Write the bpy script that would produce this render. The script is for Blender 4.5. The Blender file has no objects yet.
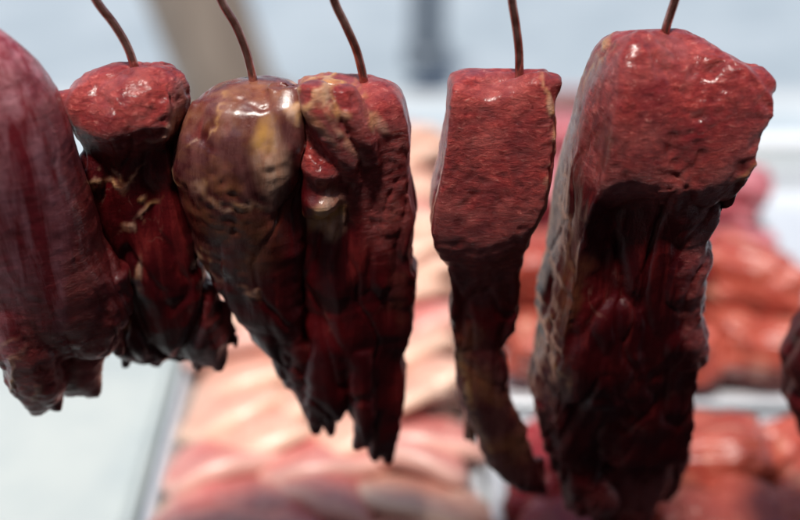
import bpy, math, random
import numpy as np
from mathutils import Vector, noise, Matrix
random.seed(7)
scene=bpy.context.scene
col=scene.collection
T=math.radians(32); CT=math.cos(T); ST=math.sin(T)
F=1111.0; CAMZ=1.75; Y0=0.73; ZT=0.80

def plane_pt(px,py,y=Y0):
    dy=CT+(260-py)/F*ST; dz=-ST+(260-py)/F*CT
    s=y/dy
    return (s*(px-400)/F, y, CAMZ+s*dz)
def z_pt(px,py,z):
    dy=CT+(260-py)/F*ST; dz=-ST+(260-py)/F*CT
    s=(z-CAMZ)/dz
    return (s*(px-400)/F, s*dy, z)
def to_px(X,Z,y=Y0):
    z=Z-CAMZ
    depth=y*CT - z*ST
    up=y*ST+z*CT
    return 400+F*X/depth, 260-F*up/depth

# ---------------------------------------------------------------- materials
def new_mat(name):
    m=bpy.data.materials.new(name); m.use_nodes=True
    nt=m.node_tree; b=nt.nodes['Principled BSDF']
    return m,nt,b
def N(nt,t,**k):
    n=nt.nodes.new(t)
    for a,v in k.items(): setattr(n,a,v)
    return n
def mixc(nt,fac,a,b):
    n=N(nt,'ShaderNodeMix',data_type='RGBA')
    for s,v in ((0,fac),(6,a),(7,b)):
        if isinstance(v,(int,float)): n.inputs[s].default_value=v
        elif isinstance(v,tuple): n.inputs[s].default_value=(*v,1)
        else: nt.links.new(v,n.inputs[s])
    return n.outputs[2]
def ramp(nt,src,lo,hi,a=0,b=1):
    n=N(nt,'ShaderNodeMapRange'); n.inputs[1].default_value=lo; n.inputs[2].default_value=hi
    n.inputs[3].default_value=a; n.inputs[4].default_value=b
    nt.links.new(src,n.inputs[0]); return n.outputs[0]
def noise_tex(nt,vec,scale,detail=5,rough=.6,dist=0):
    n=N(nt,'ShaderNodeTexNoise'); n.inputs['Scale'].default_value=scale; n.inputs['Detail'].default_value=detail
    n.inputs['Roughness'].default_value=rough; n.inputs['Distortion'].default_value=dist
    if vec is not None: nt.links.new(vec,n.inputs['Vector'])
    return n.outputs[0]
def mapping(nt,vec,scale,rot=(0,0,0)):
    n=N(nt,'ShaderNodeMapping'); n.inputs['Scale'].default_value=scale; n.inputs['Rotation'].default_value=rot
    nt.links.new(vec,n.inputs[0]); return n.outputs[0]
def math_n(nt,op,a,b):
    n=N(nt,'ShaderNodeMath',operation=op)
    for i,v in enumerate((a,b)):
        if isinstance(v,(int,float)): n.inputs[i].default_value=v
        else: nt.links.new(v,n.inputs[i])
    return n.outputs[0]

def meat_material(name,pale=0.0):
    m,nt,b=new_mat(name); L=nt.links
    tc=N(nt,'ShaderNodeTexCoord').outputs['Object']
    at=N(nt,'ShaderNodeAttribute',attribute_name='paint')
    sp=N(nt,'ShaderNodeSeparateColor'); L.new(at.outputs['Color'],sp.inputs[0])
    fat,cut,mem=sp.outputs
    big=noise_tex(nt,tc,16,5,.6,.4)
    mid=noise_tex(nt,mapping(nt,tc,(1,1,.6),(0,.4,0)),45,5,.6,.8)
    streak=noise_tex(nt,mapping(nt,tc,(1,1,.16)),75,7,.65,.4)
    fib=noise_tex(nt,mapping(nt,tc,(1,1,2.4),(0,.3,0)),150,8,.76,.5)
    fine=noise_tex(nt,tc,600,4,.6)
    lines=noise_tex(nt,mapping(nt,tc,(1,1,.3),(0,.3,0)),26,4,.6,.6)
    dark=mixc(nt,ramp(nt,big,.38,.66),(.055,.0025,.005),(.14,.006,.008))
    dark=mixc(nt,ramp(nt,streak,.54,.74),dark,(.25,.02,.018))
    lm=math_n(nt,'ABSOLUTE',math_n(nt,'SUBTRACT',lines,.5),0)
    lm=ramp(nt,lm,.0,.012,1,0)
    lm=math_n(nt,'MULTIPLY',lm,ramp(nt,big,.50,.62))
    lm=math_n(nt,'MULTIPLY',lm,math_n(nt,'SUBTRACT',.2,math_n(nt,'MULTIPLY',cut,.18)))
    cutc=mixc(nt,ramp(nt,fib,.38,.62),(.23,.010,.012),(.60,.078,.062))
    cutc=mixc(nt,ramp(nt,mid,.42,.72),cutc,(.25,.010,.014))
    cutc=mixc(nt,ramp(nt,big,.50,.66,0,.5),cutc,(.66,.17,.145))
    cutc=mixc(nt,ramp(nt,fib,.58,.72),cutc,(.78,.34,.28))
    c=mixc(nt,cut,dark,cutc)
    c=mixc(nt,lm,c,(.60,.34,.25))
    memc=mixc(nt,ramp(nt,streak,.38,.66),(.07,.016,.018),(.19,.07,.062))
    memc=mixc(nt,ramp(nt,big,.46,.66,0,.8),memc,(.34,.13,.05))
    if pale:
        memc=mixc(nt,ramp(nt,streak,.42,.62,0.0,1),(.30,.025,.035),(.60,.23,.26))
    c=mixc(nt,mem,c,memc)
    fatc=mixc(nt,ramp(nt,streak,.38,.64),(.70,.30,.17),(.86,.58,.42))
    fatc=mixc(nt,ramp(nt,big,.46,.58,0,.9),fatc,(.84,.45,.12))
    c=mixc(nt,math_n(nt,'MULTIPLY',fat,.9),c,fatc)
    L.new(c,b.inputs['Base Color'])
    r=ramp(nt,streak,.3,.7,.26,.44)
    r=math_n(nt,'SUBTRACT',r,math_n(nt,'MULTIPLY',mem,.10))
    L.new(r,b.inputs['Roughness'])
    b.inputs['Specular IOR Level'].default_value=.45
    cw=math_n(nt,'ADD',math_n(nt,'MULTIPLY',ramp(nt,mid,.38,.6,.15,.8),math_n(nt,'ADD',math_n(nt,'MULTIPLY',cut,.72),.28)),math_n(nt,'MULTIPLY',mem,.4))
    L.new(cw,b.inputs['Coat Weight']); b.inputs['Coat Roughness'].default_value=.22
    h1=math_n(nt,'MULTIPLY',fib,math_n(nt,'ADD',math_n(nt,'MULTIPLY',cut,1.6),.12))
    h=math_n(nt,'ADD',h1,math_n(nt,'MULTIPLY',streak,.5))
    h=math_n(nt,'ADD',h,math_n(nt,'MULTIPLY',fine,.14))
    h=math_n(nt,'MULTIPLY',h,math_n(nt,'SUBTRACT',1.0,math_n(nt,'MULTIPLY',mem,.78)))
    bu=N(nt,'ShaderNodeBump'); bu.inputs['Strength'].default_value=.8; bu.inputs['Distance'].default_value=.0034
    L.new(h,bu.inputs['Height']); L.new(bu.outputs[0],b.inputs['Normal'])
    b2=N(nt,'ShaderNodeBump'); b2.inputs['Strength'].default_value=.6; b2.inputs['Distance'].default_value=.003
    L.new(math_n(nt,'MULTIPLY',mid,math_n(nt,'SUBTRACT',1.0,math_n(nt,'MULTIPLY',mem,.85))),b2.inputs['Height']); L.new(b2.outputs[0],b.inputs['Coat Normal'])
    return m
MEAT=meat_material('hanging meat flesh')
MEATP=meat_material('rosy silvery meat flesh',.6)

def simple_noise_mat(name,c1,c2,scale,rough=.6,metal=0,bump=.0,lo=.35,hi=.65,spec=.5,stretch=None):
    m,nt,b=new_mat(name); tc=N(nt,'ShaderNodeTexCoord').outputs['Object']
    if stretch: tc=mapping(nt,tc,stretch)
    n=noise_tex(nt,tc,scale,6,.6,.3)
    nt.links.new(mixc(nt,ramp(nt,n,lo,hi),c1,c2),b.inputs['Base Color'])
    b.inputs['Roughness'].default_value=rough; b.inputs['Metallic'].default_value=metal
    b.inputs['Specular IOR Level'].default_value=spec
    if bump:
        bu=N(nt,'ShaderNodeBump'); bu.inputs['Distance'].default_value=bump; bu.inputs['Strength'].default_value=.6
        nt.links.new(n,bu.inputs['Height']); nt.links.new(bu.outputs[0],b.inputs['Normal'])
    return m
HOOK=simple_noise_mat('reddish stained hook steel',(.24,.08,.06),(.55,.29,.25),90,.2,.8,.0003)
STEEL=simple_noise_mat('brushed stainless steel',(.56,.61,.66),(.68,.72,.76),30,.32,.35,.0003,stretch=(1,8,1))
COUNTER=simple_noise_mat('pale counter laminate',(.36,.40,.41),(.42,.46,.46),6,.4,0,.0003)
WHITE=simple_noise_mat('off white plastic',(.33,.38,.39),(.42,.46,.45),6,.45,0,.0003)
PAVE=simple_noise_mat('pale pavement concrete',(.30,.36,.40),(.42,.48,.52),1.6,.7,0,.001)
ROAD=simple_noise_mat('worn asphalt road',(.24,.29,.33),(.30,.35,.39),2.5,.75,0,.001)
KERB=simple_noise_mat('kerb granite',(.38,.42,.44),(.46,.49,.51),8,.7,0,.001)
BLOCKF=simple_noise_mat('dark glare blocker mat',(.03,.025,.025),(.05,.04,.04),8,.7,0,.001)  # for the added dark sheet that cuts reflections off the ground
POSTB=simple_noise_mat('brown timber post',(.24,.175,.13),(.35,.265,.20),14,.7,0,.001,stretch=(1,1,.15))
POSTD=simple_noise_mat('grey painted iron',(.13,.16,.19),(.18,.21,.25),20,.5,.1)
PINKB=simple_noise_mat('faded pink plastic',(.42,.22,.21),(.50,.28,.27),12,.5,0)
BLOCKC=simple_noise_mat('canopy canvas',(.05,.035,.03),(.08,.05,.045),5,.8,0)  # for the added overhead panel that shades the lower meat
BLOCKW=simple_noise_mat('dark warm blocker panel',(.08,.038,.028),(.11,.055,.038),5,.8,0)  # for the added upright panels that block light on the meat fronts
def slice_mat(name,lean1,lean2,fatc,marb=.60):
    m,nt,b=new_mat(name); L=nt.links
    tc=N(nt,'ShaderNodeTexCoord').outputs['Object']
    oi=N(nt,'ShaderNodeObjectInfo')
    at=N(nt,'ShaderNodeAttribute',attribute_name='paint')
    sp=N(nt,'ShaderNodeSeparateColor'); L.new(at.outputs['Color'],sp.inputs[0])
    n=noise_tex(nt,tc,22,6,.6,.8)
    c=mixc(nt,ramp(nt,n,.35,.65),lean1,lean2)
    c=mixc(nt,math_n(nt,'MULTIPLY',oi.outputs['Random'],.5),c,lean2)
    c=mixc(nt,ramp(nt,noise_tex(nt,tc,45,4,.6,1.2),marb,marb+.1),c,fatc)
    c=mixc(nt,sp.outputs[0],c,fatc)
    L.new(c,b.inputs['Base Color']); b.inputs['Roughness'].default_value=.34
    bu=N(nt,'ShaderNodeBump'); bu.inputs['Distance'].default_value=.002; L.new(n,bu.inputs['Height']); L.new(bu.outputs[0],b.inputs['Normal'])
    return m
PORK=slice_mat('pale pork flesh',(.56,.24,.18),(.62,.33,.25),(.72,.50,.38))
PORKR=slice_mat('rosy pork flesh',(.48,.11,.10),(.54,.18,.16),(.66,.38,.32))
BEEF=slice_mat('magenta pink beef flesh',(.34,.06,.08),(.46,.15,.17),(.56,.27,.28),.62)
BEEFD=slice_mat('dark beef flesh',(.15,.008,.012),(.28,.022,.026),(.42,.12,.11),.64)
BEEFO=slice_mat('salmon red meat flesh',(.28,.032,.022),(.42,.09,.058),(.54,.24,.17),.62)

# ---------------------------------------------------------------- mesh helpers
def link(o,**props):
    col.objects.link(o)
    for k,v in props.items(): o[k]=v
    return o
def mesh_obj(name,verts,faces,mat,smooth=True):
    me=bpy.data.meshes.new(name); me.from_pydata([tuple(v) for v in verts],[],faces)
    if smooth: me.polygons.foreach_set('use_smooth',[True]*len(me.polygons))
    me.materials.append(mat); me.update()
    return bpy.data.objects.new(name,me)

def smooth_arr(a,k=2,it=1):
    a=a.copy()
    for _ in range(it):
        b=a.copy()
        for i in range(1,len(a)-1):
            lo=max(0,i-k); hi=min(len(a),i+k+1); w=min(i-lo,hi-1-i)
            b[i]=a[i-w:i+w+1].mean(axis=0)
        a=b
    return a
def poly_ring(poly,n=96):
    P=[Vector(p) for p in poly]; m=len(P)
    seg=[(P[(i+1)%m]-P[i]).length for i in range(m)]; tot=sum(seg)
    out=[]
    for k in range(n):
        s=tot*k/n; i=0
        while s>seg[i]: s-=seg[i]; i+=1
        out.append(P[i].lerp(P[(i+1)%m],s/seg[i]))
    A=np.array([[p.x,p.y] for p in out])
    A[:,0]=(A[:,0]-A[:,0].min())/(A[:,0].max()-A[:,0].min())*2-1
    return A
def ell_ring(e,n=64):
    A=[]
    for i in range(n):
        t=math.pi+2*math.pi*i/n; c=math.cos(t); s=math.sin(t)
        A.append((math.copysign(abs(c)**e,c),math.copysign(abs(s)**e,s)))
    return np.array(A)
def loft(verts,faces,rows,off=0.0,e=.8,poly=None,yb=Y0,wob=0.0,ph=0.0,jag=4.5):
    R=np.array(rows,float)
    ys=np.arange(R[0,0],R[-1,0]+.1,2.5)
    A=np.stack([ys]+[np.interp(ys,R[:,0],R[:,i]) for i in range(1,5)],1)
    A=smooth_arr(A,1)
    ring=poly_ring(poly) if poly else ell_ring(e)
    n=len(ring)
    base=len(verts)
    for r in A:
        py,xl,xr,fr,bk=r
        jw=jag*min(1,max(0,(py-190)/60))
        wdt=min(1,(xr-xl)/30)
        xl+=jw*wdt*(noise.noise(Vector((py*.035,ph,off*99)))*1.4+.6*noise.noise(Vector((py*.11,ph,off*99+3))))
        xr+=jw*wdt*(noise.noise(Vector((py*.035,ph+9,off*99)))*1.4+.6*noise.noise(Vector((py*.11,ph+9,off*99+3))))
        a=plane_pt(xl,py,yb+off); b=plane_pt(xr,py,yb+off)
        cx=(a[0]+b[0])/2; hx=(b[0]-a[0])/2; z=a[2]
        for u,v in ring:
            x=cx+hx*u
            f=min(1,max(0,-v))
            dz=wob*f*noise.noise(Vector((x*26+ph,ph,0)))
            verts.append((x, yb+off+(v*bk if v>0 else v*fr)*.01, z+dz))
    m=len(A)
    for k in range(m-1):
        for i in range(n):
            j=(i+1)%n
            faces.append((base+k*n+i, base+(k+1)*n+i, base+(k+1)*n+j, base+k*n+j))
    faces.append(tuple(base+i for i in range(n)))
    faces.append(tuple(base+(m-1)*n+i for i in range(n-1,-1,-1)))
def flap(x,y,w,ln,off=0.0,dx=0,t=.55):
    """a small torn flap hanging from (x,y)"""
    w*=1.15
    return dict(off=off,e=.8,rows=[(y-26,x-w*.9,x+w*.9,t*.6,t*.6),(y-8,x-w,x+w,t,t),(y+ln*.4,x-w*.85+dx*.4,x+w*.9+dx*.6,t*.8,t*.8),(y+ln*.75,x-w*.6+dx*.9,x+w*.7+dx,t*.6,t*.6),(y+ln*.92,x-w*.35+dx,x+w*.5+dx,t*.45,t*.45)])

def finish_meat(name,lobes,paints,seed,voxel=.0018,lump=1.0,crease=1.0,yb=Y0,mat=None,**props):
    mat=mat or MEAT
    verts=[];faces=[]
    for lb in lobes: loft(verts,faces,lb['rows'],lb.get('off',0),lb.get('e',.8),lb.get('poly'),yb,lb.get('wob',0),seed*3.7)
    tmp=mesh_obj('tmp',verts,faces,mat); col.objects.link(tmp)
    md=tmp.modifiers.new('r','REMESH'); md.mode='VOXEL'; md.voxel_size=voxel; md.use_smooth_shade=True
    sm=tmp.modifiers.new('s','SMOOTH'); sm.iterations=2; sm.factor=.5
    dg=bpy.context.evaluated_depsgraph_get()
    me=bpy.data.meshes.new_from_object(tmp.evaluated_get(dg))
    bpy.data.objects.remove(tmp)
    nv=len(me.vertices)
    co=np.empty(nv*3); me.vertices.foreach_get('co',co); co=co.reshape(-1,3)
    no=np.empty(nv*3); me.vertices.foreach_get('normal',no); no=no.reshape(-1,3)
    sv=Vector((seed*3.1,seed*1.7,seed*.9))
    PX,PY=to_px(co[:,0],co[:,2],yb)
    nz=noise.noise; vor=noise.voronoi
    w=np.empty((nv,10))
    for i in range(nv):
        x,y,z=co[i]
        p=Vector((x,y,z))+sv
        a=nz(Vector((p.x*18,p.y*18,p.z*11)))
        b=nz(Vector((p.x*58,p.y*58,p.z*30)))
        m_=nz(Vector((p.x*32,p.y*32,p.z*24)))
        c=nz(p*150)
        q=Vector((p.x*24+a*.7,p.y*24+b*.2,p.z*8+a*.6))
        dd=vor(q)[0]; cr=dd[1]-dd[0]
        s=nz(Vector((p.x*150,p.y*150,p.z*16)))
        fl=nz(Vector((p.x*9+5,p.y*9,p.z*9)))
        g=abs(nz(Vector((p.x*30+b*.3,p.y*30,p.z*9+11))))
        k=abs(nz(Vector((p.x*26+3+b*.2,p.y*26,p.z*40+a*.6))))
        n3=nz(Vector((p.x*90,p.y*90,p.z*230)))
        w[i]=(a,b,c,cr,s,fl,g,k,m_,n3)
    a,b,c,cr,s,fl,g,kk,mm,n3=w.T
    paint=np.zeros((nv,4)); paint[:,3]=1
    for (ch,px,py,rx,ry,deg,st) in paints:
        ca=math.cos(math.radians(deg)); sa=math.sin(math.radians(deg))
        k1=1.3 if ch==FAT and st<=1 else 1
        dx=PX+a*24*k1+b*10*k1+c*5-px; dy=PY+b*15*k1+a*10+c*8-py
        u=(dx*ca+dy*sa)/rx; v=(-dx*sa+dy*ca)/ry
        q=np.sqrt(u*u+v*v)
        if st>1: 
            k=np.clip((1.4-q)/1.1,0,1); k=k*k*(3-2*k)*(st-1)
        else:
            k=np.clip((1.3-q)/(.8 if ch==FAT else .5),0,1)*st
            if ch==FAT: k=k*np.clip(.75+c*1.0+b*.9+s*1.0,0,1.0)
            else: k=k*np.clip(.85+c*.5+b*.4,0,1)
        paint[:,ch]=np.maximum(paint[:,ch],np.clip(k,0,1))
    cutw=paint[:,CUT]; memw=paint[:,MEM]; fatw=paint[:,FAT]
    crv=np.clip(.25-cr,0,.25)/.25
    crmask=np.clip(.5+fl*1.6,0,1)*(1-.9*cutw)*(1-.9*memw)
    h=(a*.0040*(1-.3*cutw)+mm*.0026*(1-.8*cutw)*(1-.8*memw)+b*.0012*(1-.85*memw)*(1-.6*cutw)-crv**1.5*.0070*crmask*crease)*lump
    h-=np.clip(.09-g,0,.09)*.028*(1-.8*cutw)*(1-.9*memw)*crease
    h-=np.clip(.04-kk,0,.04)*.020*cutw*np.clip(.3+fl*2.5,0,1)
    h+=c*.0002*(1-memw)+n3*.0004*cutw+s*.0006*(1-memw)*(1-.5*cutw)+fatw*.0014*(1-memw)
    out=co+no*h[:,None]
    cen=co.mean(axis=0); top=out[:,2].max()
    org=np.array([cen[0],yb,top])
    me.vertices.foreach_set('co',(out-org).ravel())
    ca_=me.attributes.new('paint','FLOAT_COLOR','POINT'); ca_.data.foreach_set('color',paint.ravel())
    me.materials.clear(); me.materials.append(mat)
    me.polygons.foreach_set('use_smooth',[True]*len(me.polygons)); me.update()
    o=bpy.data.objects.new(name,me); o.location=org
    link(o,**props)
    return o
FAT,CUT,MEM=0,1,2
# ---------------------------------------------------------------- hanging pieces
G="cuts of meat hanging on hooks"
Y1=Y0-.045
p1=finish_meat('hanging_meat',[
 dict(e=.9,wob=.01,rows=[(20,-60,-10,.5,.5),(30,-85,2,1.6,1.5),(45,-95,18,2.6,2),(65,-100,38,3.4,2.5),(95,-100,58,4.3,3),(130,-98,72,4.8,3),(160,-96,80,5.0,3),(200,-92,92,5.0,3.6),(240,-84,104,4.8,3.6),(275,-70,118,4.3,3.4),(305,-52,122,3.8,3.2),(330,-30,110,3.0,2.4),(345,-16,96,2.2,2.0)]),
 dict(off=-.012,wob=.01,rows=[(250,-60,30,2.0,2),(300,-40,56,3.2,2),(345,-6,66,3.0,2),(378,12,66,2.2,1.4),(400,24,58,1.3,.9),(412,32,46,.6,.5)]),
 dict(off=.0,rows=[(270,60,124,2,2),(310,64,134,2.4,1.6),(340,66,122,2.0,1.4),(352,70,110,1.2,.8)]),
 dict(off=.008,rows=[(300,50,100,1.4,1.4),(350,52,104,1.8,1.2),(376,58,104,1.5,1.0),(392,64,98,.7,.5)]),
 dict(off=.01,rows=[(290,-60,20,1.6,2),(330,-60,14,1.4,1.6),(352,-50,4,.8,.8)]),
 flap(34,400,9,16,-.014,3),flap(52,396,8,16,-.008,4),flap(90,382,10,16,.006,2),flap(72,386,8,12,.004,-3),flap(116,336,7,22,.004,2),flap(14,376,7,16,-.004,5),
],[(MEM,0,130,58,150,-8,1),(MEM,36,120,30,120,-14,1),(CUT,50,80,30,40,0,.7),(CUT,20,240,100,180,0,.7),(CUT,40,370,90,70,0,1),(FAT,30,345,5,34,20,.7),(MEM,6,250,26,80,-10,.9),(MEM,60,250,16,60,-16,.8),(FAT,20,310,4,24,40,.5),(FAT,60,370,4,20,10,.5)],
 1,lump=.9,crease=.8,yb=Y1,mat=MEATP,label="smooth rosy muscle with silvery membrane hanging in a row",category="meat",group=G)
P2=[(-1,.3),(-.88,-.6),(-.15,-1),(.74,-.82),(1,-.1),(.6,1),(-.6,1)]
p2=finish_meat('hanging_meat',[
 dict(poly=P2,wob=.012,rows=[(66,108,174,.8,.8),(69,92,185,2.2,1.6),(79,76,191,3.3,2.2),(92,66,195,4.1,2.6),(108,68,194,4.5,2.8),(124,77,192,4.1,3),(146,88,190,3.4,3),(180,88,190,3.1,3),(205,94,198,3.1,3),(240,106,206,3.3,3),(280,120,216,3.4,3),(310,124,226,3.0,2.6),(335,126,230,2.4,2.2),(352,138,228,1.6,1.6),(364,178,220,.8,.8)]),
 dict(rows=[(230,96,140,1.4,1.5),(285,104,150,1.8,1.5),(318,108,160,1.7,1),(342,106,158,1.8,1.5),(354,120,158,1.2,1),(364,135,155,.6,.6)],off=-.012),
 dict(rows=[(92,57,84,.4,.5),(98,55,96,1.0,1),(109,60,100,.9,.9),(119,70,96,.3,.3)],off=-.014),
 dict(rows=[(140,84,112,.6,1.2),(170,80,112,1.4,1.2),(200,84,120,1.4,1.2),(240,92,130,1.4,1),(290,104,130,.8,.8)],off=-.016),
 flap(112,336,8,24,-.01,-6),flap(128,352,7,20,-.012,-2),flap(150,352,9,16,-.006,4),flap(192,354,9,20,-.004,2),flap(216,350,9,24,-.002,3),flap(230,325,5,26,0,4),
],[(CUT,125,92,76,32,0,1),(CUT,95,110,30,22,0,1),(FAT,61,102,8,6,20,1),(FAT,158,112,15,7,-50,.9),(FAT,135,190,6,24,35,.8),(FAT,122,158,20,5,-35,.7),(FAT,150,250,4,24,-10,.7),(CUT,216,330,12,30,0,.4),(FAT,128,300,9,4,0,.7),(MEM,180,108,12,24,0,.8)],
 2,lump=.9,crease=1,label="dark muscle with bright red cut top and thin fat veins",category="meat",group=G)
p3=finish_meat('hanging_meat',[
 dict(e=.95,off=-.005,rows=[(80,236,270,.4,.5),(84,214,292,2.0,2),(94,198,306,3.2,3),(114,186,312,4.0,3.6),(142,177,312,4.5,4),(166,174,310,4.6,4),(190,181,310,4.4,3.6),(220,192,312,3.9,3),(270,210,314,3.3,3),(305,230,314,2.9,2.6),(335,246,316,2.4,2.2),(360,272,322,1.9,1.8),(385,290,332,1.4,1.4),(410,303,338,1.2,1.0),(424,307,334,.9,.8)]),
 dict(off=-.016,rows=[(190,196,240,.6,1.5),(235,200,262,1.6,1.5),(280,212,276,2.0,1.5),(315,236,284,1.7,1.5),(336,250,280,.9,.8)]),
 dict(off=-.018,e=.9,rows=[(84,264,302,.4,1),(100,262,309,1.8,1),(136,256,312,2.6,1),(170,252,308,2.6,1),(200,250,306,1.7,1),(240,256,300,.8,1),(280,264,300,.4,.8)]),
 dict(off=-.014,e=.9,rows=[(100,190,216,.4,1),(130,178,222,2.2,1),(166,172,226,2.6,1),(196,182,226,1.6,1),(220,196,222,.5,.8)]),
 dict(off=-.01,rows=[(146,171,190,.5,1),(160,166,196,1.0,1),(176,172,192,.3,.3)]),
 flap(246,318,6,26,-.012,6),flap(262,336,7,22,-.014,6),flap(284,372,6,20,-.006,5),flap(314,418,7,18,0,2),flap(330,415,6,22,-.004,0),
],[(MEM,245,125,80,70,0,1),(MEM,235,210,54,50,20,.9),(FAT,280,136,17,40,-20,1.85),(FAT,250,176,36,5,12,.7),(FAT,204,104,20,4,-50,.6),(FAT,205,268,6,24,-20,.8),(FAT,256,270,14,6,20,.8),(FAT,222,240,4,18,30,.6),(FAT,176,166,12,7,-30,1),(CUT,300,350,16,40,0,.4),(FAT,300,92,10,6,0,.8)],
 3,lump=.7,crease=.9,label="rounded glossy maroon-brown muscle with amber side",category="meat",group=G)
P4=[(-1,.5),(-.95,-.65),(-.35,-1),(.35,-.85),(.97,-.55),(1,.3),(.5,1),(-.6,1)]
p4=finish_meat('hanging_meat',[
 dict(poly=P4,off=.002,wob=.014,rows=[(80,306,384,1.0,1),(83,298,394,2.4,1.8),(92,297,403,3.6,2.4),(110,299,409,4.2,3),(132,301,412,4.0,3.4),(165,300,412,3.7,3.6),(190,301,412,3.5,3.6),(215,298,414,3.4,3.6),(240,300,413,3.4,3.6),(270,300,417,3.4,3.4),(310,308,416,3.0,3),(340,316,408,2.6,2.6),(370,332,406,2.2,2.2),(400,350,402,1.8,1.8),(430,358,399,1.4,1.4),(450,368,396,1.0,1.0)]),
 dict(off=-.012,rows=[(310,303,345,1,1),(340,304,352,1.6,1.5),(370,304,350,1.6,1.4),(400,303,348,1.3,1.2),(420,306,340,1.0,.9)]),
 dict(off=-.030,e=.9,rows=[(85,300,326,.4,1),(104,302,338,1.5,1),(130,312,350,1.5,1),(156,330,360,1.2,1),(186,342,362,.4,.8)]),
 dict(off=-.030,e=.9,rows=[(88,330,356,.3,1),(108,336,366,1.3,1),(136,350,378,1.2,1),(166,362,382,.4,1)]),
 dict(off=-.030,e=.9,rows=[(146,301,320,.3,1),(164,299,338,1.9,1),(176,301,342,1.6,1),(184,299,332,1.2,1),(196,299,344,2.0,1),(208,300,338,1.5,1),(218,302,330,.6,1)]),
 dict(off=-.02,rows=[(350,350,372,.6,.8),(400,352,376,.9,.8),(436,356,374,.6,.5),(448,362,370,.3,.2)]),
 flap(312,412,6,18,-.012,-2),flap(328,416,7,20,-.01,-1),flap(374,446,6,16,-.004,1),flap(388,446,7,20,0,1),flap(362,430,5,20,-.016,-4),flap(399,400,4,26,0,-1),
],[(CUT,355,108,64,60,0,1),(CUT,384,150,34,80,0,.9),(CUT,330,150,30,40,0,.8),(FAT,322,98,5,28,-44,1.35),(FAT,350,114,4,30,-34,.6),(FAT,330,84,34,4,0,.8),(FAT,316,186,20,26,0,2),(FAT,381,104,4,16,-50,.5),(MEM,400,240,12,80,0,.4)],
 4,lump=.8,crease=.9,label="dark red cut with golden fat lump and pink ridges",category="meat",group=G)
P5=[(-1,.6),(-.995,-.9),(-.95,-1),(.86,-.98),(1,-.7),(.92,1),(-.8,1)]
p5=finish_meat('hanging_meat',[
 dict(poly=P5,wob=.018,rows=[(75,458,550,1.0,1.0),(77,452,553,1.8,1.6),(84,449,553,2.3,2),(112,446,553,2.9,2.4),(140,442,552,3.3,2.6),(165,438,549,3.7,2.8),(190,432,544,4.0,3),(210,430,537,4.0,3),(228,434,530,3.6,3),(248,445,524,2.7,2.8),(280,447,523,2.2,2.6),(310,449,520,2.0,2.4),(332,451,512,1.7,2),(350,453,504,1.3,1.6),(365,455,502,1.0,1.2)]),
 dict(e=.8,off=-.004,rows=[(320,450,504,.9,.9),(350,453,505,1.4,1.2),(385,458,510,1.4,1.2),(415,466,516,1.3,1.1),(440,476,526,1.2,1.0),(462,488,538,1.0,.8),(480,504,547,.8,.6),(492,522,549,.5,.4)]),
 dict(off=.02,rows=[(300,456,500,1,1),(360,458,490,1,1),(410,460,486,.9,.9),(440,464,478,.3,.3)]),
 dict(off=-.01,e=.6,rows=[(75,536,555,.5,.5),(78,534,564,.8,.8),(89,540,561,.7,.7),(103,544,554,.3,.3)]),
 dict(off=-.026,rows=[(222,434,468,.6,1),(240,433,468,1.0,1),(258,440,460,.6,.6)]),
 flap(444,246,6,18,-.022,3),flap(470,420,5,26,.01,4),flap(540,484,5,12,0,2),
],[(CUT,495,150,78,120,0,1),(CUT,470,240,60,22,0,.9),(FAT,552,128,4,50,4,.9),(FAT,546,192,4,28,14,.8),(FAT,528,246,4,20,20,.6),(MEM,485,410,40,90,-20,.9),(FAT,468,390,5,50,-18,.6),(MEM,515,460,22,30,-30,.8)],
 5,lump=.55,crease=.8,label="squared brick-red cut with grainy face and tan tail",category="meat",group=G)
P6=[(-1,.4),(-.92,-.34),(-.77,-1),(.2,-.99),(.97,-.88),(1,-.4),(.8,.8),(-.4,1),(-.95,.85)]
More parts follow.
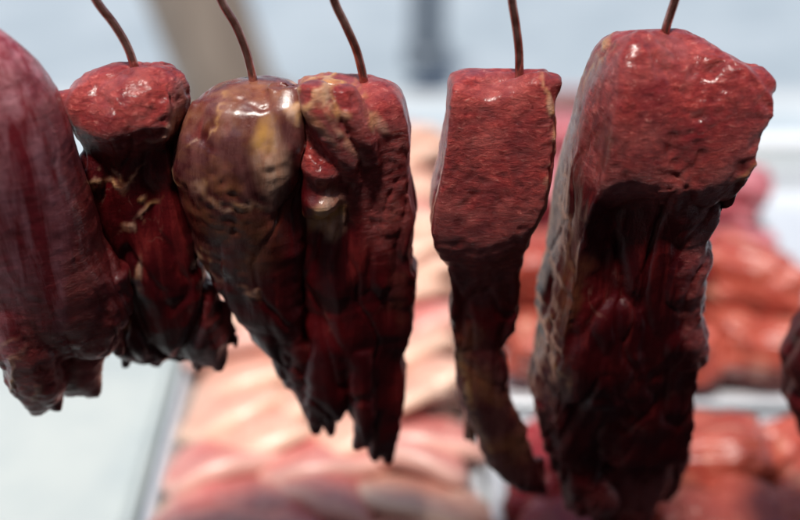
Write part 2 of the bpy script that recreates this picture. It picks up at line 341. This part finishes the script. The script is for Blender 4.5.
p6=finish_meat('hanging_meat',[
 dict(poly=P6,wob=.014,rows=[(32,632,678,1.0,.8),(35,614,698,2.0,1.6),(43,602,718,2.8,2),(56,593,742,3.6,2.4),(72,587,762,4.4,2.8),(86,583,763,4.9,3.2),(104,578,752,5.3,3.6),(130,573,742,5.7,4),(148,568,736,5.8,4),(164,564,730,5.4,4),(190,559,716,4.6,4),(220,553,698,4.3,4),(250,548,690,4.3,4),(280,542,688,4.3,4),(320,537,690,4.2,3.8),(350,535,692,4.0,3.5),(372,534,692,3.6,3.2),(400,535,692,3.2,3),(425,537,690,2.8,2.4),(450,540,686,2.2,1.8)]),
 dict(off=-.016,rows=[(210,650,694,.8,2),(230,648,704,2.2,2),(252,646,710,2.8,2),(278,646,708,2.8,2),(296,650,698,2.0,2),(306,648,699,2.2,2),(328,645,708,2.8,2),(352,645,708,2.4,1.6),(370,656,700,1.2,1.2)]),
 dict(off=-.016,e=.5,rows=[(66,744,764,.6,.8),(73,744,775,1.5,1.3),(86,740,774,1.6,1.4),(98,740,756,.8,.7)]),
 dict(off=-.014,e=.6,rows=[(118,726,744,.6,.8),(130,722,748,1.2,1),(150,716,738,1,1),(160,716,728,.4,.4)]),
 dict(off=-.020,e=.6,rows=[(240,576,640,1.2,2),(290,560,648,2.6,2),(350,552,646,2.7,2),(385,552,636,2.2,1.5),(405,562,620,1.0,1.2)]),
 dict(off=-.008,rows=[(400,538,604,1.8,1.6),(430,539,604,1.7,1.4),(456,544,604,1.5,1.2),(480,556,608,1.2,.9),(500,568,614,.9,.5),(515,580,606,.4,.3)]),
 dict(off=.008,rows=[(400,580,670,2.0,1.6),(440,584,676,1.9,1.4),(475,592,674,1.6,1.2),(500,596,664,1.3,.9),(525,600,650,1.0,.6),(545,612,640,.4,.3)]),
 dict(off=.02,rows=[(400,630,692,1.8,1.6),(430,634,692,1.7,1.2),(460,640,690,1.4,.8),(488,648,678,.9,.4),(500,656,668,.4,.3)]),
 flap(684,358,8,28,-.022,-2),flap(664,360,8,22,-.026,-2),flap(548,444,7,34,0,6),flap(566,484,7,26,0,4),flap(594,500,8,28,0,3),flap(676,456,7,34,.014,-4),flap(646,500,8,26,.01,-2),flap(600,392,9,24,-.03,2),flap(575,392,7,28,-.026,-2),
],[(CUT,672,88,114,80,12,1),(CUT,640,136,80,30,0,1),(CUT,700,270,18,100,0,.7),(CUT,640,500,60,30,0,.4),(MEM,578,120,14,80,12,.9),(MEM,556,250,14,110,6,.6),(FAT,590,58,5,32,25,.5),(FAT,735,138,16,5,-40,.5),(FAT,548,330,4,50,5,.35),(FAT,563,200,4,50,10,.4)],
 6,lump=1.0,crease=.9,label="large blocky dark red cut with pale side membrane",category="meat",group=G)
p7=finish_meat('hanging_meat',[
 dict(off=.03,rows=[(120,835,860,.6,.6),(150,825,890,2.5,2),(220,818,900,3.5,3),(290,812,905,3.5,3),(325,794,900,3,3),(360,784,890,3,3),(395,785,880,2.4,2.4),(420,792,860,1.6,1.6),(440,806,840,.4,.4)]),
],[(CUT,850,160,50,40,0,1)],7,voxel=.003,label="dark burgundy cut hanging at the end of row",category="meat",group=G)

# ---------------------------------------------------------------- hooks
def tube(points,rad,n=14,taper=True):
    P=[Vector(p) for p in points]
    Q=[]
    for i in range(len(P)-1):
        a=P[max(i-1,0)];b=P[i];c=P[i+1];d=P[min(i+2,len(P)-1)]
        for k in range(8):
            t=k/8
            Q.append(.5*((2*b)+(c-a)*t+(2*a-5*b+4*c-d)*t*t+(-a+3*b-3*c+d)*t**3))
    Q.append(P[-1])
    verts=[];faces=[]
    up=Vector((0,1,0))
    for i,q in enumerate(Q):
        tg=(Q[min(i+1,len(Q)-1)]-Q[max(i-1,0)]).normalized()
        s=tg.cross(up)
        if s.length<1e-3: s=Vector((1,0,0))
        s.normalize(); u=s.cross(tg); up=u if u.length>.1 else up
        r=rad*(min(1,(len(Q)-1-i)/6+.15)) if taper else rad
        for k in range(n):
            a=2*math.pi*k/n
            verts.append(q+s*math.cos(a)*r+u*math.sin(a)*r)
    for i in range(len(Q)-1):
        for k in range(n):
            j=(k+1)%n
            faces.append((i*n+k,i*n+j,(i+1)*n+j,(i+1)*n+k))
    faces.append(tuple(range(n-1,-1,-1))); faces.append(tuple((len(Q)-1)*n+k for k in range(n)))
    return verts,faces
hooks=[([(62,-80),(78,-36),(96,0),(114,24),(127,46),(135,68)],0),
 ([(196,-90),(208,-40),(221,0),(236,26),(247,54),(254,84)],0),
 ([(316,-90),(324,-40),(334,0),(346,26),(357,52),(364,82)],0),
 ([(503,-90),(508,-40),(512,0),(516,26),(519,52),(519,82)],0),
 ([(694,-90),(684,-40),(676,-4),(671,12),(666,28),(662,46)],0),
 ([(-90,-100),(-86,-60),(-74,-30),(-60,-4),(-48,20),(-40,40)],-.045),
 ([(890,-90),(882,-20),(872,60),(865,100),(858,130),(850,160)],.03)]
for pts,off in hooks:
    w=[plane_pt(x,y,Y0+off) for x,y in pts]
    l=w[-1]
    w+= [(l[0],l[1]+.006,l[2]-.018),(l[0],l[1]+.012,l[2]-.028)]
    v,f=tube(w,.0031)
    o=mesh_obj('meat_hook',v,f,HOOK)
    link(o,label="thin curved rusty-brown steel hook piercing the meat",category="hook",group="steel hooks holding the meat")

# ---------------------------------------------------------------- boxes
def box_bm(verts,faces,x0,x1,y0,y1,z0,z1):
    b=len(verts)
    verts+= [(x0,y0,z0),(x1,y0,z0),(x1,y1,z0),(x0,y1,z0),(x0,y0,z1),(x1,y0,z1),(x1,y1,z1),(x0,y1,z1)]
    faces+= [tuple(b+i for i in f) for f in ((3,2,1,0),(4,5,6,7),(0,1,5,4),(1,2,6,5),(2,3,7,6),(3,0,4,7))]
def bevel(o,w=.004,s=3):
    m=o.modifiers.new('b','BEVEL'); m.width=w; m.segments=s; m.limit_method='ANGLE'
def box_obj(name,mat,*a,bw=.004):
    v=[];f=[]; box_bm(v,f,*a); o=mesh_obj(name,v,f,mat,False); bevel(o,bw); return o
def child(o,p):
    col.objects.link(o); o.parent=p; o.matrix_parent_inverse=Matrix.Translation(-Vector(p.location))
def empty(name,loc,**p):
    e=bpy.data.objects.new(name,None); e.location=loc; link(e,**p); return e

RAIL=simple_noise_mat('bright steel rail',(.74,.78,.81),(.84,.87,.89),30,.3,.2,.0003)
cnt=empty('display_counter',(0.1,1.3,0),label="pale market counter with steel back rail holding meat trays",category="counter")
child(box_obj('counter_top',COUNTER,-1.3,1.5,.74,1.84,ZT-.04,ZT),cnt)
child(box_obj('counter_panel',COUNTER,-1.28,1.48,.78,1.78,.0,ZT-.042),cnt)
child(box_obj('back_rail',RAIL,.12,1.5,1.845,1.885,ZT-.03,ZT+.055,bw=.008),cnt)

def tray(x0,x1,y0,y1,h=.035,name='steel_tray',mat=STEEL,label="shallow stainless steel tray on the counter"):
    z=ZT+.003
    ox=.018
    e=empty(name,((x0+x1)/2,(y0+y1)/2,z),label=label,category="tray",group="trays on the counter")
    def ring(x0,x1,y0,y1,z,r=.02,n=5):
        pts=[]
        for cx,cy,a0 in ((x1-r,y1-r,0),(x0+r,y1-r,90),(x0+r,y0+r,180),(x1-r,y0+r,270)):
            for k in range(n+1):
                a=math.radians(a0+90*k/n); pts.append((cx+r*math.cos(a),cy+r*math.sin(a),z))
        return pts
    rs=[ring(x0+ox,x1-ox,y0+ox,y1-ox,z+.002),ring(x0+ox*.8,x1-ox*.8,y0+ox*.8,y1-ox*.8,z+.006),ring(x0+.004,x1-.004,y0+.004,y1-.004,z+h)]
    n=len(rs[0]); v=[];f=[]
    for r in rs: v+=r
    for k in range(2):
        for i in range(n):
            j=(i+1)%n; f.append((k*n+i,(k+1)*n+i,(k+1)*n+j,k*n+j))
    f.append(tuple(range(n)))
    o=mesh_obj('tray_base',v,f,mat,False); s=o.modifiers.new('s','SOLIDIFY'); s.thickness=.0015; child(o,e)
    rs=[ring(x0+.003,x1-.003,y0+.003,y1-.003,z+h),ring(x0,x1,y0,y1,z+h+.003),ring(x0-.006,x1+.006,y0-.006,y1+.006,z+h+.002),ring(x0-.007,x1+.007,y0-.007,y1+.007,z+h-.004)]
    v=[];f=[]
    for r in rs: v+=r
    for k in range(3):
        for i in range(n):
            j=(i+1)%n; f.append((k*n+i,(k+1)*n+i,(k+1)*n+j,k*n+j))
    o=mesh_obj('tray_rim',v,f,mat); s=o.modifiers.new('s','SOLIDIFY'); s.thickness=.0015; child(o,e)
tray(-.285,.09,.80,1.80)
tray(.11,.555,.78,1.08)
tray(.11,.56,1.115,1.80)
tray(.60,1.0,.9,1.75)
tray(-.80,-.31,.84,1.80,h=.02,name='white_tray',mat=WHITE,label="empty off-white plastic tray on the counter")

# ---------------------------------------------------------------- slices
def slice_mesh(name,w,d,t,mat,seed,curl=.35):
    rnd=random.Random(seed); n=40
    verts=[];faces=[];pa=[]
    ph=[rnd.uniform(0,6.28) for _ in range(4)]
    def rad(a): return 1+.10*math.sin(2*a+ph[0])+.07*math.sin(3*a+ph[1])+.02*math.sin(7*a+ph[2])
    prof=[(0,1),(.35,1.02),(.65,1.0),(.85,.9),(.97,.55),(1,0),(.97,-.55),(.85,-.9),(.6,-1),(0,-1)]
    for (r,h) in prof:
        for i in range(n):
            a=2*math.pi*i/n; R=r*rad(a)
            x=w/2*R*math.cos(a); y=d/2*R*math.sin(a); z=h*t/2
            z+= -curl*((x+.2*y)/(w/2))**2*w*.25 + .004*math.sin(30*y+20*x+ph[3])+ .003*noise.noise(Vector((x*30,y*30,seed)))*2
            verts.append((x,y,z))
            pa.append(1.0 if r>.86 else (.3 if r>.6 else 0))
    for k in range(len(prof)-1):
        for i in range(n):
            j=(i+1)%n; faces.append((k*n+i,(k+1)*n+i,(k+1)*n+j,k*n+j))
    o=mesh_obj(name,verts,faces,mat); me=o.data
    at=me.attributes.new('paint','FLOAT_COLOR','POINT')
    at.data.foreach_set('color',np.array([[p,0,0,1] for p in pa]).ravel())
    return me
def chunk_mesh(name,w,d,h,mat,seed,e=.62):
    import bmesh
    bm=bmesh.new(); bmesh.ops.create_icosphere(bm,subdivisions=5,radius=1)
    for v in bm.verts:
        c=v.co.copy()
        c=Vector([math.copysign(abs(q)**e,q) for q in c])
        nn=noise.noise(c*1.3+Vector((seed,0,0)))*.26+noise.noise(c*3.2+Vector((seed,4,0)))*.14+noise.noise(c*8+Vector((seed,4,3)))*.05
        c*=1+nn
        v.co=Vector((c.x*w/2,c.y*d/2,c.z*h/2))
    me=bpy.data.meshes.new(name); bm.to_mesh(me); bm.free()
    me.polygons.foreach_set('use_smooth',[True]*len(me.polygons)); me.materials.append(mat)
    vals=[]
    for v in me.vertices:
        q=noise.noise(v.co*22+Vector((seed,seed,0))); vals+= [min(1,max(0,(q-.32)*4)),0,0,1]
    at=me.attributes.new('paint','FLOAT_COLOR','POINT'); at.data.foreach_set('color',np.array(vals))
    return me
porks=[slice_mesh('pork_slice',.175+.012*(i%3),.135+.01*(i%4),.026,PORK,i,.42+.08*i) for i in range(7)]
porkr=[slice_mesh('pork_slice',.18,.135,.03,PORKR,i+9,.5) for i in range(3)]
rnd=random.Random(11)
def put(name,me,loc,rot,sc,**p):
    o=bpy.data.objects.new(name,me); o.location=loc; o.rotation_euler=rot; o.scale=sc; link(o,**p)
PG="pork slices layered in the steel tray"
y=1.70
while y>.84:
    for k in range(3):
        put('pork_slice',rnd.choice(porks),(-.205+k*.108,y,ZT+.038),(math.radians(-6),0,rnd.uniform(-.4,.4)),(.85,.9,.9),
            label="pale pink pork slice with creamy fat edge in tray",category="pork",group=PG)
    y-=.070
y=1.76; row=0
while y>.84:
    for k in range(3):
        x=-.20+k*.108+(.025 if row%2 else -.01)+rnd.uniform(-.014,.014)
        rosy = (y<1.0 and k<2) or rnd.random()<.12
        me=rnd.choice(porkr if rosy else porks)
        hi=.035*max(0,(y-1.2)/.5)
        s_=rnd.uniform(.78,1.02)
        put('pork_slice',me,(min(x,.03),y+rnd.uniform(-.014,.014),ZT+.066+hi+rnd.uniform(0,.010)+(.006 if k==1 else 0)),
            (math.radians(rnd.uniform(-32,-20)),math.radians(rnd.uniform(-10,10)),math.radians(rnd.uniform(-34,34))),
            (min(s_,.95),s_,1),
            label="rosy pork slice overlapping others in a steel tray" if rosy else "pale pink pork slice with creamy fat edge in tray",
            category="pork",group=PG)
    y-=.056; row+=1
beefs=[chunk_mesh('beef_slab',.20,.14,.07,BEEF,i+20,.45) for i in range(4)]
beefd=[chunk_mesh('beef_slab',.16,.13,.07,BEEFD,i+25,.5) for i in range(3)]
beefo=[chunk_mesh('beef_slab',.19,.14,.08,BEEFO,i+30,.45) for i in range(4)]
BG="beef pieces in the steel trays"
for yy,zz,which in ((1.71,.02,0),(1.72,.08,0),(1.61,.04,0),(1.51,.02,0),(1.50,.08,0),(1.40,.03,0),(1.30,.01,1),(1.30,.07,1),(1.20,.01,1)):
    for k in range(3):
        x=.205+k*.138+rnd.uniform(-.015,.015)
        r_=rnd.random()
        lst=(beefo if r_<.8 else beefd) if which else (beefs if r_<.8 else beefd)
        me=rnd.choice(lst)
        put('beef_slab',me,(x,yy+rnd.uniform(-.015,.015),ZT+.045+zz+rnd.uniform(0,.01)),
            (math.radians(rnd.uniform(-22,-4)),math.radians(rnd.uniform(-10,10)),rnd.uniform(-.4,.4)),(rnd.uniform(.7,.82),rnd.uniform(.75,.9),rnd.uniform(.8,1.0)),
            label="salmon-red meat chunk lying in a steel tray" if which else "dusty pink beef slab stacked in a steel tray",category="beef",group=BG)
for yy,zz in ((.985,0),(.93,.045),(.89,0),(.83,.03),(.80,0)):
    for k in range(3):
        x=.19+k*.145+rnd.uniform(-.02,.02)
        me=rnd.choice(beefd[:1]+beefo if k>=1 else beefd+beefd+beefo[:1])
        put('beef_slab',me,(x,yy,ZT+.045+zz+rnd.uniform(0,.02)),(rnd.uniform(-.4,.1),rnd.uniform(-.2,.2),rnd.uniform(-.8,.8)),(rnd.uniform(.66,.8),rnd.uniform(.66,.8),1),
            label="red marbled beef chunk lying in a steel tray",category="beef",group=BG)

# ---------------------------------------------------------------- street
def sheet(name,mat,x0,x1,y0,y1,z):
    o=mesh_obj(name,[(x0,y0,z),(x1,y0,z),(x1,y1,z),(x0,y1,z)],[(0,1,2,3)],mat,False); link(o,kind="structure")
sheet('ground',PAVE,-300,300,-300,300,-.13)
o=box_obj('pavement',PAVE,-30,30,-6,3.9,-.12,0,bw=.01); link(o,kind="structure")
o=box_obj('kerb',KERB,-30,30,3.905,4.05,-.12,.0,bw=.015); link(o,kind="structure")
sheet('road',ROAD,-60,60,4.05,12,-.12)
o=box_obj('glare_blocker',BLOCKF,-1.3,2.2,-1.3,.77,.001,.012,bw=.003); link(o,kind="structure")  # added out of view, keeps bright pavement out of the meat's reflections
def post(name,base,top,r,mat,**p):
    e=empty(name,base,**p)
    b=Vector(base);t=Vector(top)
    v,f=tube([b,(b*.67+t*.33),(b*.33+t*.67),t],r,20,False); child(mesh_obj('post_shaft',v,f,mat),e)
    v,f=tube([b+Vector((0,0,-.01)),b+Vector((0,0,.02)),b+Vector((0,0,.05)),b+Vector((0,0,.07))],r*1.3,20,False); child(mesh_obj('post_base',v,f,mat),e)
b=z_pt(240,118,0.0); b=(b[0],b[1],0.0)
post('timber_post',b,(b[0]-.60,b[1]-.25,2.6),.17,POSTB,label="leaning brown timber post standing on the pavement",category="post")
b=z_pt(427,62,0.0)
post('street_bollard',(b[0],b[1],0.0),(b[0],b[1],1.0),.075,POSTD,label="grey iron bollard on the pale pavement",category="bollard")
b=z_pt(590,165,0.35)
v=[];f=[];x,yc=b[0],max(b[1],2.2)
box_bm(v,f,x-.14,x+.16,yc,yc+.3,0,.03)
for a in ((x-.14,x+.16,yc,yc+.015),(x-.14,x+.16,yc+.285,yc+.3),(x-.14,x-.125,yc+.015,yc+.285),(x+.145,x+.16,yc+.015,yc+.285)):
    box_bm(v,f,*a,.03,.45)
o=mesh_obj('plastic_crate',v,f,PINKB,False); bevel(o,.004,2); link(o,label="faded pink plastic crate on the pavement behind counter",category="crate")

# ---------------------------------------------------------------- unseen panels added to block sky and sun
CE=.393; CZ=2.35  # front edge and height place the shadow line on the hanging cuts
st=empty('light_blocker',(0,-.9,0),label="unseen panels added to block light: canopy and rear wall",category="light blocker")
child(box_obj('top_blocker',BLOCKC,-.42,2.2,-1.3,CE,CZ,CZ+.02),st)  # added overhead out of view, puts the lower meat in shadow
child(box_obj('rear_blocker',BLOCKW,-1.3,2.2,-1.36,-1.305,0,CZ+.02),st)  # added behind the camera to keep light off the meat fronts
child(box_obj('side_blocker',BLOCKW,2.205,2.26,-1.3,CE,0,CZ+.02),st)  # added out of view to close the right side to light
child(box_obj('side_blocker',BLOCKW,-1.36,-1.305,-1.3,.35,0,CZ+.02),st)  # added out of view to block bluish sky sheen from the left

# ---------------------------------------------------------------- light
w=bpy.data.worlds.new('World'); scene.world=w; w.use_nodes=True
nt=w.node_tree; bg=nt.nodes['Background']
sky=nt.nodes.new('ShaderNodeTexSky'); sky.sky_type='NISHITA'; sky.sun_disc=False
EL=math.radians(73); AZ=math.radians(197)
sky.sun_elevation=EL; sky.sun_rotation=AZ; sky.dust_density=3
nt.links.new(sky.outputs[0],bg.inputs[0]); bg.inputs[1].default_value=.13
S=bpy.data.lights.new('sun','SUN'); S.energy=5.0; S.angle=math.radians(8); S.color=(1,.95,.88)
so=bpy.data.objects.new('sun',S); col.objects.link(so)
d=Vector((math.sin(AZ)*math.cos(EL),math.cos(AZ)*math.cos(EL),math.sin(EL)))
so.rotation_euler=(-d).to_track_quat('-Z','Y').to_euler(); so.location=d*5

cam=bpy.data.cameras.new('camera'); co=bpy.data.objects.new('camera',cam); col.objects.link(co)
co.location=(0,0,CAMZ); co.rotation_euler=(math.pi/2-T,0,0)
cam.lens=50; cam.sensor_width=36; cam.clip_end=1000; cam.clip_start=.02
cam.dof.use_dof=True; cam.dof.focus_distance=.785; cam.dof.aperture_fstop=1.8
scene.camera=co
scene.view_settings.view_transform='Standard'; scene.view_settings.look='None'; scene.view_settings.exposure=0
